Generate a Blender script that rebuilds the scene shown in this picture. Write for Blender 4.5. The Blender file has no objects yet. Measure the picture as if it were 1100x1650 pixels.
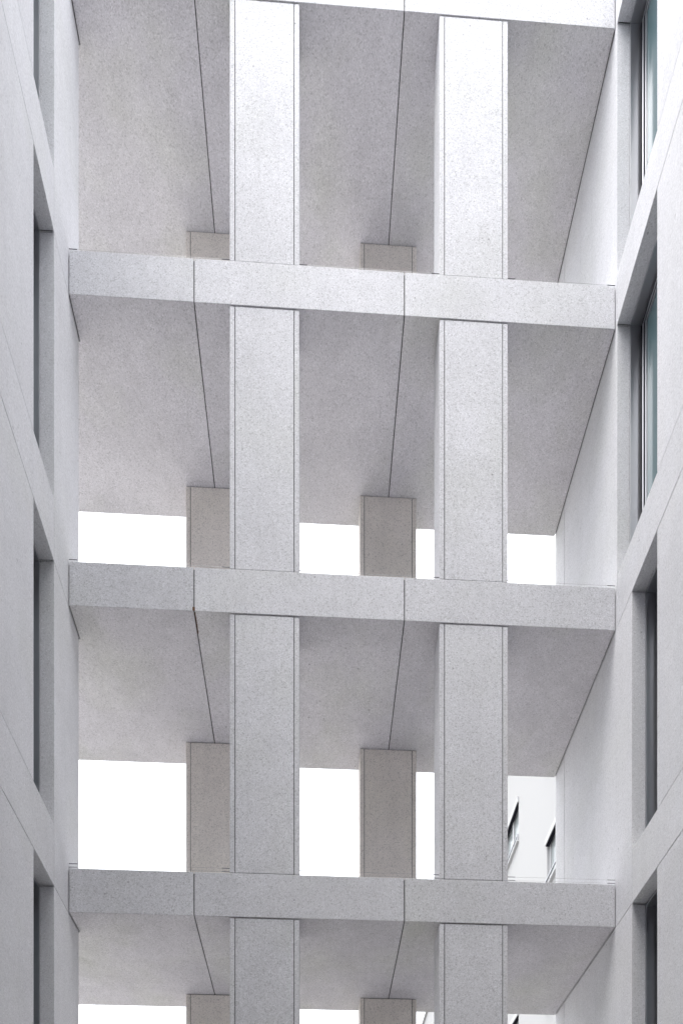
import bpy, bmesh, math, random
from mathutils import Vector
R = math.radians
random.seed(7)
S = bpy.context.scene
COL = S.collection

# ------------------------------------------------------------------ camera, world, sun, exposure
EYE = 1.6
cam_d = bpy.data.cameras.new("camera")
cam = bpy.data.objects.new("camera", cam_d); COL.objects.link(cam)
cam.location = (0, 0, EYE); cam.rotation_euler = (R(90), 0, R(-2.394))
cam_d.sensor_fit = 'HORIZONTAL'; cam_d.sensor_width = 24; cam_d.lens = 24
cam_d.shift_y = 1380 / 1100; cam_d.clip_start = 0.05; cam_d.clip_end = 3000
S.camera = cam

SUN_EL, SUN_AZ = 78, 222            # high, soft, behind the photographer
world = bpy.data.worlds.new("World"); S.world = world; world.use_nodes = True
nt = world.node_tree; nt.nodes.clear()
sky = nt.nodes.new('ShaderNodeTexSky'); sky.sky_type = 'NISHITA'; sky.sun_disc = False
sky.sun_elevation = R(SUN_EL); sky.sun_rotation = R(SUN_AZ)
sky.air_density = 1.6; sky.dust_density = 6.0; sky.ozone_density = 1.0
hs = nt.nodes.new('ShaderNodeHueSaturation'); hs.inputs['Saturation'].default_value = 0.2
bg = nt.nodes.new('ShaderNodeBackground'); bg.inputs['Strength'].default_value = 0.15
wo = nt.nodes.new('ShaderNodeOutputWorld')
nt.links.new(sky.outputs[0], hs.inputs['Color']); nt.links.new(hs.outputs[0], bg.inputs['Color'])
nt.links.new(bg.outputs[0], wo.inputs['Surface'])

sl = bpy.data.lights.new("sun", 'SUN'); sl.energy = 0.52; sl.angle = R(80); sl.color = (1.0, 0.985, 0.96)
sun = bpy.data.objects.new("sun", sl); COL.objects.link(sun)
az = R(SUN_AZ); el = R(SUN_EL)
dirv = Vector((math.sin(az) * math.cos(el), math.cos(az) * math.cos(el), math.sin(el)))   # towards the sun
sun.rotation_euler = dirv.to_track_quat('Z', 'Y').to_euler()

S.view_settings.view_transform = 'Standard'; S.view_settings.look = 'None'
S.view_settings.exposure = 1.96; S.view_settings.gamma = 1.0; S.view_settings.use_curve_mapping = False
S.cycles.max_bounces = 10; S.cycles.diffuse_bounces = 8; S.cycles.glossy_bounces = 5

# ------------------------------------------------------------------ helpers
def link(o, parent=None):
    COL.objects.link(o)
    if parent is not None: o.parent = parent
    return o
def thing(name, label, cat, loc=(0, 0, 0), group=None):
    o = bpy.data.objects.new(name, None); o.location = loc; o.empty_display_size = 0.2
    COL.objects.link(o); o['label'] = label; o['category'] = cat; o['kind'] = 'thing'
    if group: o['group'] = group
    return o
class MB:
    """collects boxes in world coordinates and links them as one mesh object"""
    def __init__(s): s.bm = bmesh.new()
    def box(s, x0, x1, y0, y1, z0, z1, bev=0.004):
        b = bmesh.new()
        bmesh.ops.create_cube(b, size=1)
        for v in b.verts:
            v.co = Vector(((x0 + x1) / 2 + v.co.x * (x1 - x0), (y0 + y1) / 2 + v.co.y * (y1 - y0), (z0 + z1) / 2 + v.co.z * (z1 - z0)))
        if bev > 0:
            bmesh.ops.bevel(b, geom=b.edges[:], offset=bev, segments=2, affect='EDGES', profile=0.6)
        s._merge(b); return s
    def prism(s, pts, z0, z1, bev=0.004):
        b = bmesh.new()
        f = b.faces.new([b.verts.new((x, y, z0)) for x, y in pts])
        r = bmesh.ops.extrude_face_region(b, geom=[f])
        for v in [g for g in r['geom'] if isinstance(g, bmesh.types.BMVert)]: v.co.z = z1
        bmesh.ops.recalc_face_normals(b, faces=b.faces[:])
        if bev > 0: bmesh.ops.bevel(b, geom=b.edges[:], offset=bev, segments=2, affect='EDGES', profile=0.6)
        s._merge(b); return s
    def rod(s, p, q, r, n=8):
        p = Vector(p); q = Vector(q); b = bmesh.new()
        bmesh.ops.create_cone(b, cap_ends=True, segments=n, radius1=r, radius2=r, depth=(q - p).length)
        rot = (q - p).to_track_quat('Z', 'Y')
        for v in b.verts: v.co = rot @ v.co + (p + q) / 2
        s._merge(b); return s
    def _merge(s, b):
        me = bpy.data.meshes.new("t"); b.to_mesh(me); b.free(); s.bm.from_mesh(me); bpy.data.meshes.remove(me)
    def build(s, name, mat, parent=None, front=None):
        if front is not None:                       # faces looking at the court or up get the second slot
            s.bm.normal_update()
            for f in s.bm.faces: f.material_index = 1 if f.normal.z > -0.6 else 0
        me = bpy.data.meshes.new(name); s.bm.to_mesh(me); s.bm.free()
        o = bpy.data.objects.new(name, me); me.materials.append(mat); front is not None and me.materials.append(front); COL.objects.link(o)
        if parent is not None:
            o.parent = parent
            root = parent
            off = Vector(parent.location)
            while root.parent is not None:
                root = root.parent; off += Vector(root.location)
            me.transform(__import__('mathutils').Matrix.Translation(-off))
        return o

# ------------------------------------------------------------------ materials
def concrete(name, base, speck=0.10, grain=70.0, stain=0.05, tint=(0.965, 0.97, 0.945), bump=0.25, lo=0.75, streaks=0.04):
    m = bpy.data.materials.new(name); m.use_nodes = True
    n = m.node_tree.nodes; l = m.node_tree.links; n.clear()
    out = n.new('ShaderNodeOutputMaterial'); p = n.new('ShaderNodeBsdfPrincipled')
    l.new(p.outputs[0], out.inputs[0]); p.inputs['Roughness'].default_value = 0.85
    p.inputs['Specular IOR Level'].default_value = 0.25
    tc = n.new('ShaderNodeTexCoord'); oi = n.new('ShaderNodeObjectInfo')
    off = n.new('ShaderNodeVectorMath'); off.operation = 'MULTIPLY_ADD'
    cx = n.new('ShaderNodeCombineXYZ')
    for i in range(3): l.new(oi.outputs['Random'], cx.inputs[i])
    l.new(cx.outputs[0], off.inputs[0]); off.inputs[1].default_value = (37.1, 21.7, 53.3)
    l.new(tc.outputs['Object'], off.inputs[2])
    V = off.outputs[0]
    def noise(sc, det, rough):
        t = n.new('ShaderNodeTexNoise'); t.inputs['Scale'].default_value = sc; t.inputs['Detail'].default_value = det
        t.inputs['Roughness'].default_value = rough; l.new(V, t.inputs['Vector']); return t.outputs['Fac']
    def mrange(src, a, b, c, d):
        t = n.new('ShaderNodeMapRange'); l.new(src, t.inputs[0])
        for i, v in enumerate((a, b, c, d)): t.inputs[i + 1].default_value = v
        return t.outputs[0]
    def mul(a, b):
        t = n.new('ShaderNodeMath'); t.operation = 'MULTIPLY'; l.new(a, t.inputs[0]); l.new(b, t.inputs[1]); return t.outputs[0]
    fine = noise(grain, 2.0, 0.7)
    f1 = mrange(fine, 0.28, 0.72, 1 - speck, 1 + speck)
    vor = n.new('ShaderNodeTexVoronoi'); vor.inputs['Scale'].default_value = grain * 0.9; l.new(V, vor.inputs['Vector'])
    sep = n.new('ShaderNodeSeparateColor'); l.new(vor.outputs['Color'], sep.inputs[0])
    dark = mrange(sep.outputs[0], 0.0, 0.25, lo, 1.0)               # some of the aggregate stones are dark, some pale
    light = mrange(sep.outputs[1], 0.75, 1.0, 1.0, 1.0 + speck)
    cloud = mrange(noise(1.3, 4, 0.6), 0.3, 0.7, 1 - stain, 1 + stain)
    cl2 = mrange(noise(6.0, 4, 0.65), 0.3, 0.7, 1 - stain * 0.6, 1 + stain * 0.6)
    ms = n.new('ShaderNodeMapping'); ms.inputs['Scale'].default_value = (9, 9, 0.45); l.new(V, ms.inputs['Vector'])
    ts = n.new('ShaderNodeTexNoise'); ts.inputs['Scale'].default_value = 1.0; ts.inputs['Detail'].default_value = 4; l.new(ms.outputs[0], ts.inputs['Vector'])
    streak = mrange(ts.outputs['Fac'], 0.5, 0.75, 1.0, 1.0 - streaks)  # rain runs
    piece = mrange(oi.outputs['Random'], 0.0, 1.0, 0.975, 1.025)      # each cast piece a little different
    pv = n.new('ShaderNodeTexVoronoi'); pv.inputs['Scale'].default_value = 7.0; l.new(V, pv.inputs['Vector'])
    hole = mrange(pv.outputs['Distance'], 0.055, 0.085, 0.62, 1.0)    # sparse air holes
    psep = n.new('ShaderNodeSeparateColor'); l.new(pv.outputs['Color'], psep.inputs[0])
    gate = mrange(psep.outputs[2], 0.84, 0.86, 0.0, 1.0)
    hm = n.new('ShaderNodeMix'); l.new(gate, hm.inputs['Factor']); hm.inputs['A'].default_value = 1.0; l.new(hole, hm.inputs['B'])
    val = mul(mul(mul(f1, dark), mul(light, piece)), mul(mul(cloud, cl2), mul(streak, hm.outputs['Result'])))
    tn = mrange(noise(0.9, 3, 0.55), 0.48, 0.72, 0.0, 1.0)
    mix = n.new('ShaderNodeMix'); mix.data_type = 'RGBA'; l.new(tn, mix.inputs['Factor'])
    mix.inputs['A'].default_value = (*base, 1); mix.inputs['B'].default_value = tuple(b * t for b, t in zip(base, tint)) + (1,)
    sc = n.new('ShaderNodeVectorMath'); sc.operation = 'SCALE'; l.new(mix.outputs['Result'], sc.inputs[0]); l.new(val, sc.inputs['Scale'])
    l.new(sc.outputs[0], p.inputs['Base Color'])
    bp = n.new('ShaderNodeBump'); bp.inputs['Strength'].default_value = bump; bp.inputs['Distance'].default_value = 0.006
    l.new(fine, bp.inputs['Height']); l.new(bp.outputs[0], p.inputs['Normal'])
    return m
def plain(name, base, rough=0.5, metal=0.0, spec=0.5, var=0.0):
    m = bpy.data.materials.new(name); m.use_nodes = True
    n = m.node_tree.nodes; l = m.node_tree.links; p = n['Principled BSDF']
    p.inputs['Base Color'].default_value = (*base, 1); p.inputs['Roughness'].default_value = rough
    p.inputs['Metallic'].default_value = metal; p.inputs['Specular IOR Level'].default_value = spec
    if var:
        t = n.new('ShaderNodeTexNoise'); t.inputs['Scale'].default_value = 9; t.inputs['Detail'].default_value = 4
        tc = n.new('ShaderNodeTexCoord'); l.new(tc.outputs['Object'], t.inputs['Vector'])
        mr = n.new('ShaderNodeMapRange'); l.new(t.outputs['Fac'], mr.inputs[0]); mr.inputs[3].default_value = 1 - var; mr.inputs[4].default_value = 1 + var
        sc = n.new('ShaderNodeVectorMath'); sc.operation = 'SCALE'; sc.inputs[0].default_value = base; l.new(mr.outputs[0], sc.inputs['Scale'])
        l.new(sc.outputs[0], p.inputs['Base Color'])
    return m
M = dict(
    wall=concrete('smooth_concrete', (0.67, 0.672, 0.70), speck=0.12, grain=105, stain=0.035, lo=0.84, bump=0.2),
    face=concrete('coarse_terrazzo_concrete', (0.575, 0.577, 0.605), speck=0.17, grain=108, stain=0.045, lo=0.70, bump=0.4),
    rear=concrete('pale_warm_concrete', (0.80, 0.755, 0.71), speck=0.12, grain=110, stain=0.05, lo=0.7, bump=0.3),  # paler, warmer version of the column concrete, rear row
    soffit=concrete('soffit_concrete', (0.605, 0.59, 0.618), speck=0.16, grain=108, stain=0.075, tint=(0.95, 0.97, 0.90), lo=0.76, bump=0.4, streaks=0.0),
    joint=plain('joint_sealant', (0.05, 0.045, 0.042), 0.9),
    core=plain('building_core', (0.04, 0.04, 0.04), 0.9),
    alu=plain('anodised_window_metal', (0.44, 0.445, 0.47), 0.30, 0.8, var=0.03),
    dark=plain('window_gasket', (0.012, 0.012, 0.018), 0.9, 0.0, 0.08),
    glass=plain('window_glass', (0.11, 0.175, 0.19), 0.10, 0.0, 0.15),
    far_glass=plain('pale_glass', (0.28, 0.305, 0.315), 0.15, 0.0, 0.3),
    steel=plain('stainless_wire', (0.35, 0.34, 0.35), 0.35, 0.9),
    pin=plain('anchor_pin', (0.10, 0.10, 0.11), 0.5, 0.3),
    plaster=plain('white_plaster', (0.35, 0.353, 0.362), 0.9, var=0.02),
    sash=plain('white_window_paint', (0.40, 0.405, 0.42), 0.4),
    rust=plain('rust_stain', (0.13, 0.06, 0.03), 0.9),
    dark_wing=concrete('dark_grey_render', (0.09, 0.09, 0.095), grain=40),  # for the unseen wing, kept dark to cut bounce into the court
    ground=concrete('worn_paving', (0.25, 0.245, 0.235), speck=0.08, grain=30, stain=0.08),
)

# ------------------------------------------------------------------ measured dimensions
D = 7.24                                     # distance to the gallery front
X_L, X_R = -0.3524 * D, 0.4511 * D           # faces of the two wings
YF, YB = D, 1.254 * D                        # gallery slab, front and back
YBC = 1.209 * D                              # front face of the back columns
Y_LP = 1.0446 * D                            # back end of the left wing's corner pier
CD = 0.045 * D                               # column depth
BEAM = 0.0635 * D
ST = 0.4475 * D
LEV = [0.215 * D + EYE, 0.6575 * D + EYE, 1.1005 * D + EYE, 1.5500 * D + EYE, 1.9988 * D + EYE]   # undersides
TOP = LEV[4] + BEAM + 0.6
J1, J2 = -0.1725 * D, 0.1345 * D             # slab joints
GAP = 0.011
FLOORN = ['lowest', 'third', 'second', 'top', 'uppermost']

# ------------------------------------------------------------------ ground
g = MB().box(-400, 400, -400, 400, -0.5, 0.0, 0).build('ground', M['ground'])
g['kind'] = 'structure'

# ------------------------------------------------------------------ gallery slabs
slab_label = {
    0: 'pale concrete gallery slab low down, below the bottom of the view',
    1: 'lowest of the four concrete gallery slabs, darkest grey beam front, near the bottom',
    2: 'second concrete gallery slab from the bottom, with a rust spot at its left joint',
    3: 'pale concrete gallery slab third from the bottom, just under the topmost windows',
    4: 'whitest concrete gallery slab, its beam cut off by the upper edge of the view',
}
for i, z in enumerate(LEV):
    t = thing('gallery_slab', slab_label[i], 'floor slab', (0, YF, z), 'concrete gallery slabs stacked between the wings')
    z1 = z + BEAM
    h = GAP / 2
    XE = J1 - 0.308 * D
    # three precast elements; the left one is notched round the corner pier of the left wing
    yl = Y_LP + GAP
    MB().prism([(X_L + GAP, YF), (J1 - h, YF), (J1 - h, YB), (XE, YB), (XE, yl), (X_L + GAP, yl)], z, z1).build('slab_element', M['soffit'], t, M['face'])
    MB().box(J1 + h, J2 - h, YF, YB, z, z1).build('slab_element', M['soffit'], t, M['face'])
    MB().box(J2 + h, X_R - GAP, YF, YB, z, z1).build('slab_element', M['soffit'], t, M['face'])
    # dark sealant set back in the joints
    MB().box(J1 - h - .001, J1 + h + .001, YF + .012, YB - .012, z + .014, z1 - .012, 0).build('joint_seal', M['joint'], t)
    MB().box(J2 - h - .001, J2 + h + .001, YF + .012, YB - .012, z + .014, z1 - .012, 0).build('joint_seal', M['joint'], t)
    MB().box(X_R - GAP - .001, X_R + .001, YF + .03, YB - .012, z + .022, z1 - .012, 0).build('joint_seal', M['joint'], t)
    MB().box(X_L - .001, X_L + GAP + .001, YF + .03, Y_LP - .002, z + .022, z1 - .012, 0).build('joint_seal', M['joint'], t)
    if i == 2:
        MB().box(J1 - .016, J1 + .010, YF - .0015, YF + .003, z + .004, z + .040, 0).box(J1 + .004, J1 + .012, YF + .01, YF + .22, z - .0015, z + .004, 0).build('rust_stain', M['rust'], t)

# ------------------------------------------------------------------ columns
def column_parts(t, xa, xb, ya, yb, z0, z1, mat):
    w = 0.051
    s = 0.0075
    MB().box(xa + w + s, xb - w - s, ya, ya + .06, z0, z1).build('front_panel', mat, t)
    MB().box(xa, xa + w, ya, yb, z0, z1).build('side_panel', mat, t)
    MB().box(xb - w, xb, ya, yb, z0, z1).build('side_panel', mat, t)
    MB().box(xa + w + s, xb - w - s, yb - .06, yb, z0, z1).build('back_panel', mat, t)
    MB().box(xa + w - .001, xb - w + .001, ya + .016, yb - .016, z0 - .0, z1, 0) \
        .box(xa + .015, xb - .015, ya + .015, yb - .015, z0 - .012, z0 + .002, 0) \
        .box(xa + .015, xb - .015, ya + .015, yb - .015, z1 - .002, z1 + .012, 0).build('joint_seal', M['joint'], t)
C1 = (-0.1210 * D, -0.0200 * D); C2 = (0.1865 * D, 0.2883 * D)
B1 = (-0.2224 * D, -0.1209 * D); B2 = (0.0836 * D, 0.1840 * D)
where = {0: 'below the lowest slab, at the bottom edge', 1: 'on the lowest slab', 2: 'on the second slab from the bottom', 3: 'on the third slab from the bottom'}
tone = {0: 'dark grey', 1: 'mid grey', 2: 'pale grey', 3: 'almost white'}
tone_b = {0: 'dark shaded', 1: 'shaded grey', 2: 'warm grey', 3: 'short visible warm grey'}
def col(side, row, xr, ya, i):
    z0 = LEV[i] + BEAM + 0.012; z1 = LEV[i + 1] - 0.010
    if row == 'front':
        lab = f'{tone[i]} front concrete column, {side} of two, {where[i]}'
    else:
        lab = f'{tone_b[i]} rear column, {side} of two, {where[i]}'
    t = thing('column', lab, 'column', ((xr[0] + xr[1]) / 2, ya, z0), 'concrete gallery columns')
    column_parts(t, xr[0], xr[1], ya, ya + CD, z0, z1, M['face'] if row == 'front' else M['rear'])
    return t
for i in range(4):
    for side, xr in (('left', C1), ('right', C2)): col(side, 'front', xr, YF + 0.006, i)
    for side, xr in (('left', B1), ('right', B2)): col(side, 'rear', xr, YBC, i)

# ------------------------------------------------------------------ bird wires along the beam tops
bays = [(X_L, C1[0], 'by the left wing'),
        (C1[1], C2[0], 'between front columns'),
        (C2[1], X_R, 'by the right wing')]
for i in (1, 2, 3):
    nm = {1: 'lowest', 2: 'second', 3: 'third'}[i]
    for xa, xb, txt in bays:
        z = LEV[i] + BEAM
        t = thing('bird_wire', f'thin steel wire just above the {nm} slab from the bottom, {txt}', 'wire', ((xa + xb) / 2, YF + .03, z), 'bird wires strung above the beams')
        hs_ = (0.042,) if i > 1 else (0.026, 0.062)
        wm = MB()
        for hh in hs_: wm.rod((xa, YF + .02, z + hh), (xb, YF + .02, z + hh), 0.001, 6)
        wm.build('wire', M['steel'], t)
        for sx, d in ((xa, 1), (xb, -1)):
            pm = MB()
            for hh in hs_: pm.rod((sx, YF + .02, z + hh), (sx + d * .085, YF + .02, z + hh), 0.0032, 8)
            pm.build('anchor_pin', M['pin'], t)

# ------------------------------------------------------------------ side wings
RC, RM, TH = 0.135, 0.115, 0.30             # concrete reveal, metal lining, panel thickness
def wing(side):
    left = side == 'left'
    sgn = -1 if left else 1
    X0 = X_L if left else X_R
    belt_h = (0.084 if left else 0.0755) * D
    t = thing('building_wing', f'pale grey concrete wing along the {side} edge of the view with tall narrow windows', 'building', (X0, 0.9 * D, 0))
    Y0 = -2.6
    Yend = Y_LP if left else YB
    def bx(mb, d0, d1, y0, y1, z0, z1, bev=0.004):   # d = depth behind the facade plane
        xa, xb = X0 + sgn * d0, X0 + sgn * d1
        return mb.box(min(xa, xb), max(xa, xb), y0, y1, z0, z1, bev)
    s = 0.008
    core = MB(); bx(core, TH, 7.5, Y0 + .3, Yend - .3, 0, TOP - .2, 0)
    core.build('core', M['core'], t)
    # back-up wall closing the joints between the panels
    seal = MB()
    PN = 0.878 * D                                   # far edge of the near pier
    P2a, P2b = 0.690 * D, 0.560 * D                  # the next opening towards the photographer
    levels = [LEV[0] - ST] + LEV
    for k in range(len(levels)):
        zb = levels[k]; last = k == len(levels) - 1
        zt = TOP if last else zb + belt_h
        ztop = levels[k + 1] if k + 1 < len(levels) else TOP
        # opening of this storey: above belt k
        def jamb(kk):                                # far jamb of the window above belt kk
            if left: return 0.947 * D
            return 0.9965 * D if kk in (3, 4, 5) else 0.949 * D
        ja = jamb(k)
        # belt
        be = max(jamb(k), 0.0)
        b = MB(); bx(b, 0, TH, Y0, be - s, max(zb, 0) + s * .6, zt)
        b.build('belt', M['wall'], t)
        # far pier, from the jamb to the end (one storey panel)
        ye = Yend if left else YBC - s
        pier = MB()
        # panel runs from the soffit line k up to soffit line k+1, beside belt and window
        zlo = max(zb, 0) + s * .6
        if True: bx(pier, 0, TH, ja, ye, zlo, ztop - s * .6)
        pier.build('wall_panel', M['wall'], t)
        if not left:
            pl = MB(); bx(pl, 0, TH, YBC, YB, zlo, ztop - s * .6); pl.build('end_pier', M['wall'], t)
        # near piers
        for (ya, yb) in () if last else ((P2a, PN), (Y0, P2b)):
            pm = MB(); bx(pm, 0, TH, ya, yb, zt + s * .5, ztop - s * .6); pm.build('pier', M['wall'], t)
        # windows
        for (ya, yb) in () if last else ((PN, ja), (P2b, P2a)):
            z0, z1 = zt + .012, ztop - .012
            fr = MB()
            w = .028
            bx(fr, RC, RC + RM + .05, ya + .002, ya + w, z0, z1, .003)
            bx(fr, RC, RC + RM + .05, yb - w, yb - .006, z0, z1, .003)
            bx(fr, RC, RC + RM + .05, ya + w, yb - w, z1 - w, z1, .003)
            bx(fr, RC, RC + RM + .05, ya + w, yb - w, z0, z0 + w, .003)
            f = fr.build('window', M['alu'], t)
            d = RC + RM - .012
            def ring(name, mat, q, sw, d0, d1, par):      # rectangular ring inset by q, sw wide
                mb = MB()
                bx(mb, d0, d1, ya + q, ya + q + sw, z0 + q, z1 - q, .002)
                bx(mb, d0, d1, yb - q - sw, yb - q, z0 + q, z1 - q, .002)
                bx(mb, d0, d1, ya + q + sw, yb - q - sw, z1 - q - sw, z1 - q, .002)
                bx(mb, d0, d1, ya + q + sw, yb - q - sw, z0 + q, z0 + q + sw, .002)
                return mb.build(name, mat, par)
            ring('gasket', M['dark'], w, .050, d + .010, d + .06, f)
            ring('sash', M['alu'], w + .050, .028, d, d + .05, f)
            ring('gasket', M['dark'], w + .078, .030, d + .008, d + .05, f)
            ring('glazing_bead', M['alu'], w + .108, .024, d + .004, d + .05, f)
            q = w + .132 - .003
            pa = MB(); bx(pa, d + .018, d + .03, ya + q, yb - q, z0 + q, z1 - q, 0)
            pa.build('pane', M['glass'], f)
            # dark packing under and over the frame
            bx(seal, RC + .012, RC + RM, ya + .004, yb - .008, zt - .002, z0 + .002, 0)
            bx(seal, RC + .012, RC + RM, ya + .004, yb - .008, z1 - .002, ztop + .008, 0)
        if k:                                       # under this belt, only where a pier or wall panel stands
            jb = jamb(k - 1)
            for (ya, yb) in ((Y0 + .1, P2b - .02), (P2a + .02, PN - .02), (jb + .02, Yend - .02)):
                bx(seal, .012, TH - .01, ya, yb, zb - s * .6 - .002, zb + s * .6 + .002, 0)
        bx(seal, .014, TH - .01, be - s - .002, be + .002, zlo + .01, zt - .01, 0)
        if not left: bx(seal, .014, TH - .01, YBC - s - .002, YBC + .002, zlo + .01, ztop - .01, 0)
        for (ya, yb) in () if last else ((P2a, PN), (Y0, P2b)):
            bx(seal, .014, TH - .01, ya + .02, yb - .02, zt - .002, zt + s * .5 + .002, 0)
    seal.build('joint_seal', M['joint'], t)
    # closing walls and roof edge
    c = MB()
    bx(c, TH, 7.6, Yend - .3, Yend, 0, TOP)
    bx(c, TH, 7.6, Y0, Y0 + .3, 0, TOP)
    bx(c, 7.6, 7.9, Y0, Yend, 0, TOP)
    c.build('outer_wall', M['wall'], t)
    r = MB(); bx(r, -.03, 7.95, Y0 - .05, Yend + .03, TOP + .004, TOP + .25); r.build('roof', M['wall'], t)
wing('left'); wing('right')

# ------------------------------------------------------------------ unseen wing behind the photographer, added to shade the lower court
t = thing('court_shading_wing', 'dark grey wing behind the viewpoint, outside the view, added to shade the court', 'building', (0, -3.0, 0))
YC = -3.0
m_ = MB(); zz = 0.0
for k, z in enumerate(LEV + [TOP, TOP + 3.3]):
    m_.box(X_L - .2, X_R + .2, YC - .3, YC, zz + .006, z - .006); zz = z
m_.build('wall', M['dark_wing'], t)
MB().box(X_L - .2, X_R + .2, YC - 8, YC - .3, 0, TOP + 3.2, 0).build('core', M['core'], t)

# ------------------------------------------------------------------ white apartment block beyond
XB = 5.92
t = thing('apartment_block', 'white plastered apartment block with small windows, seen through the lower right opening', 'building', (XB, 20, 0))
wins_y = [(15.65 + 3.8 * k, 17.05 + 3.8 * k) for k in range(-1, 8)]
heads = [EYE + 16.4 - 3.07 * k for k in range(0, 7)]
wins_z = sorted([(h - 1.2, h) for h in heads if h > 1.5])
ys = [11.0] + [v for w in wins_y for v in w if v > 11.0] + [46.0]
zs = [0.0] + [v for w in wins_z for v in w] + [20.0]
wall = MB()
for a in range(len(ys) - 1):
    iy = any(abs(ys[a] - w[0]) < 1e-6 for w in wins_y)
    if not iy: wall.box(XB, XB + .3, ys[a], ys[a + 1], 0, 20.0, 0)
    else:
        for b in range(len(zs) - 1):
            if not any(abs(zs[b] - w[0]) < 1e-6 for w in wins_z):
                wall.box(XB, XB + .3, ys[a], ys[a + 1], zs[b], zs[b + 1], 0)
wall.box(XB + .3, 16, 11, 11.3, 0, 20.0, 0).box(XB + .3, 16, 45.7, 46, 0, 20.0, 0).box(15.7, 16, 11.3, 45.7, 0, 20.0, 0)
wall.build('wall', M['plaster'], t)
MB().box(XB - .10, 16.2, 10.8, 46.2, 20.004, 20.07, .01).build('roof', M['plaster'], t)
for (ya, yb) in wins_y:
    if ya < 11: continue
    for (z0, z1) in wins_z:
        f = MB().box(XB + .06, XB + .13, ya, ya + .07, z0, z1, 0).box(XB + .06, XB + .13, yb - .07, yb, z0, z1, 0) \
            .box(XB + .06, XB + .13, ya + .07, yb - .07, z1 - .07, z1, 0).box(XB + .06, XB + .13, ya + .07, yb - .07, z0, z0 + .07, 0) \
            .box(XB + .05, XB + .12, (ya + yb) / 2 - .04, (ya + yb) / 2 + .04, z0 + .07, z1 - .07, 0).build('window', M['sash'], t)
        MB().box(XB + .09, XB + .10, ya + .07, yb - .07, z0 + .07, z1 - .07, 0).build('pane', M['far_glass'], f)
        MB().box(XB - .05, XB + .06, ya - .04, yb + .04, z1 - .10, z1 + .05, .006).build('shutter_box', M['sash'], f)
        MB().box(XB - .03, XB + .055, ya + .0, yb - .0, z1 - .13, z1 - .104, 0).build('shutter_slot', M['dark'], f)
        MB().box(XB - .07, XB + .06, ya - .04, yb + .04, z0 - .04, z0 + .0, .004).build('sill', M['sash'], f)
        MB().box(XB - .05, XB - .02, ya - .02, yb + .02, z0 + .16, z0 + .19, 0).box(XB - .05, XB - .01, ya - .02, ya + .02, z0 - .0, z0 + .16, 0).box(XB - .05, XB - .01, yb - .02, yb + .02, z0 - .0, z0 + .16, 0).build('guard_rail', M['alu'], f)
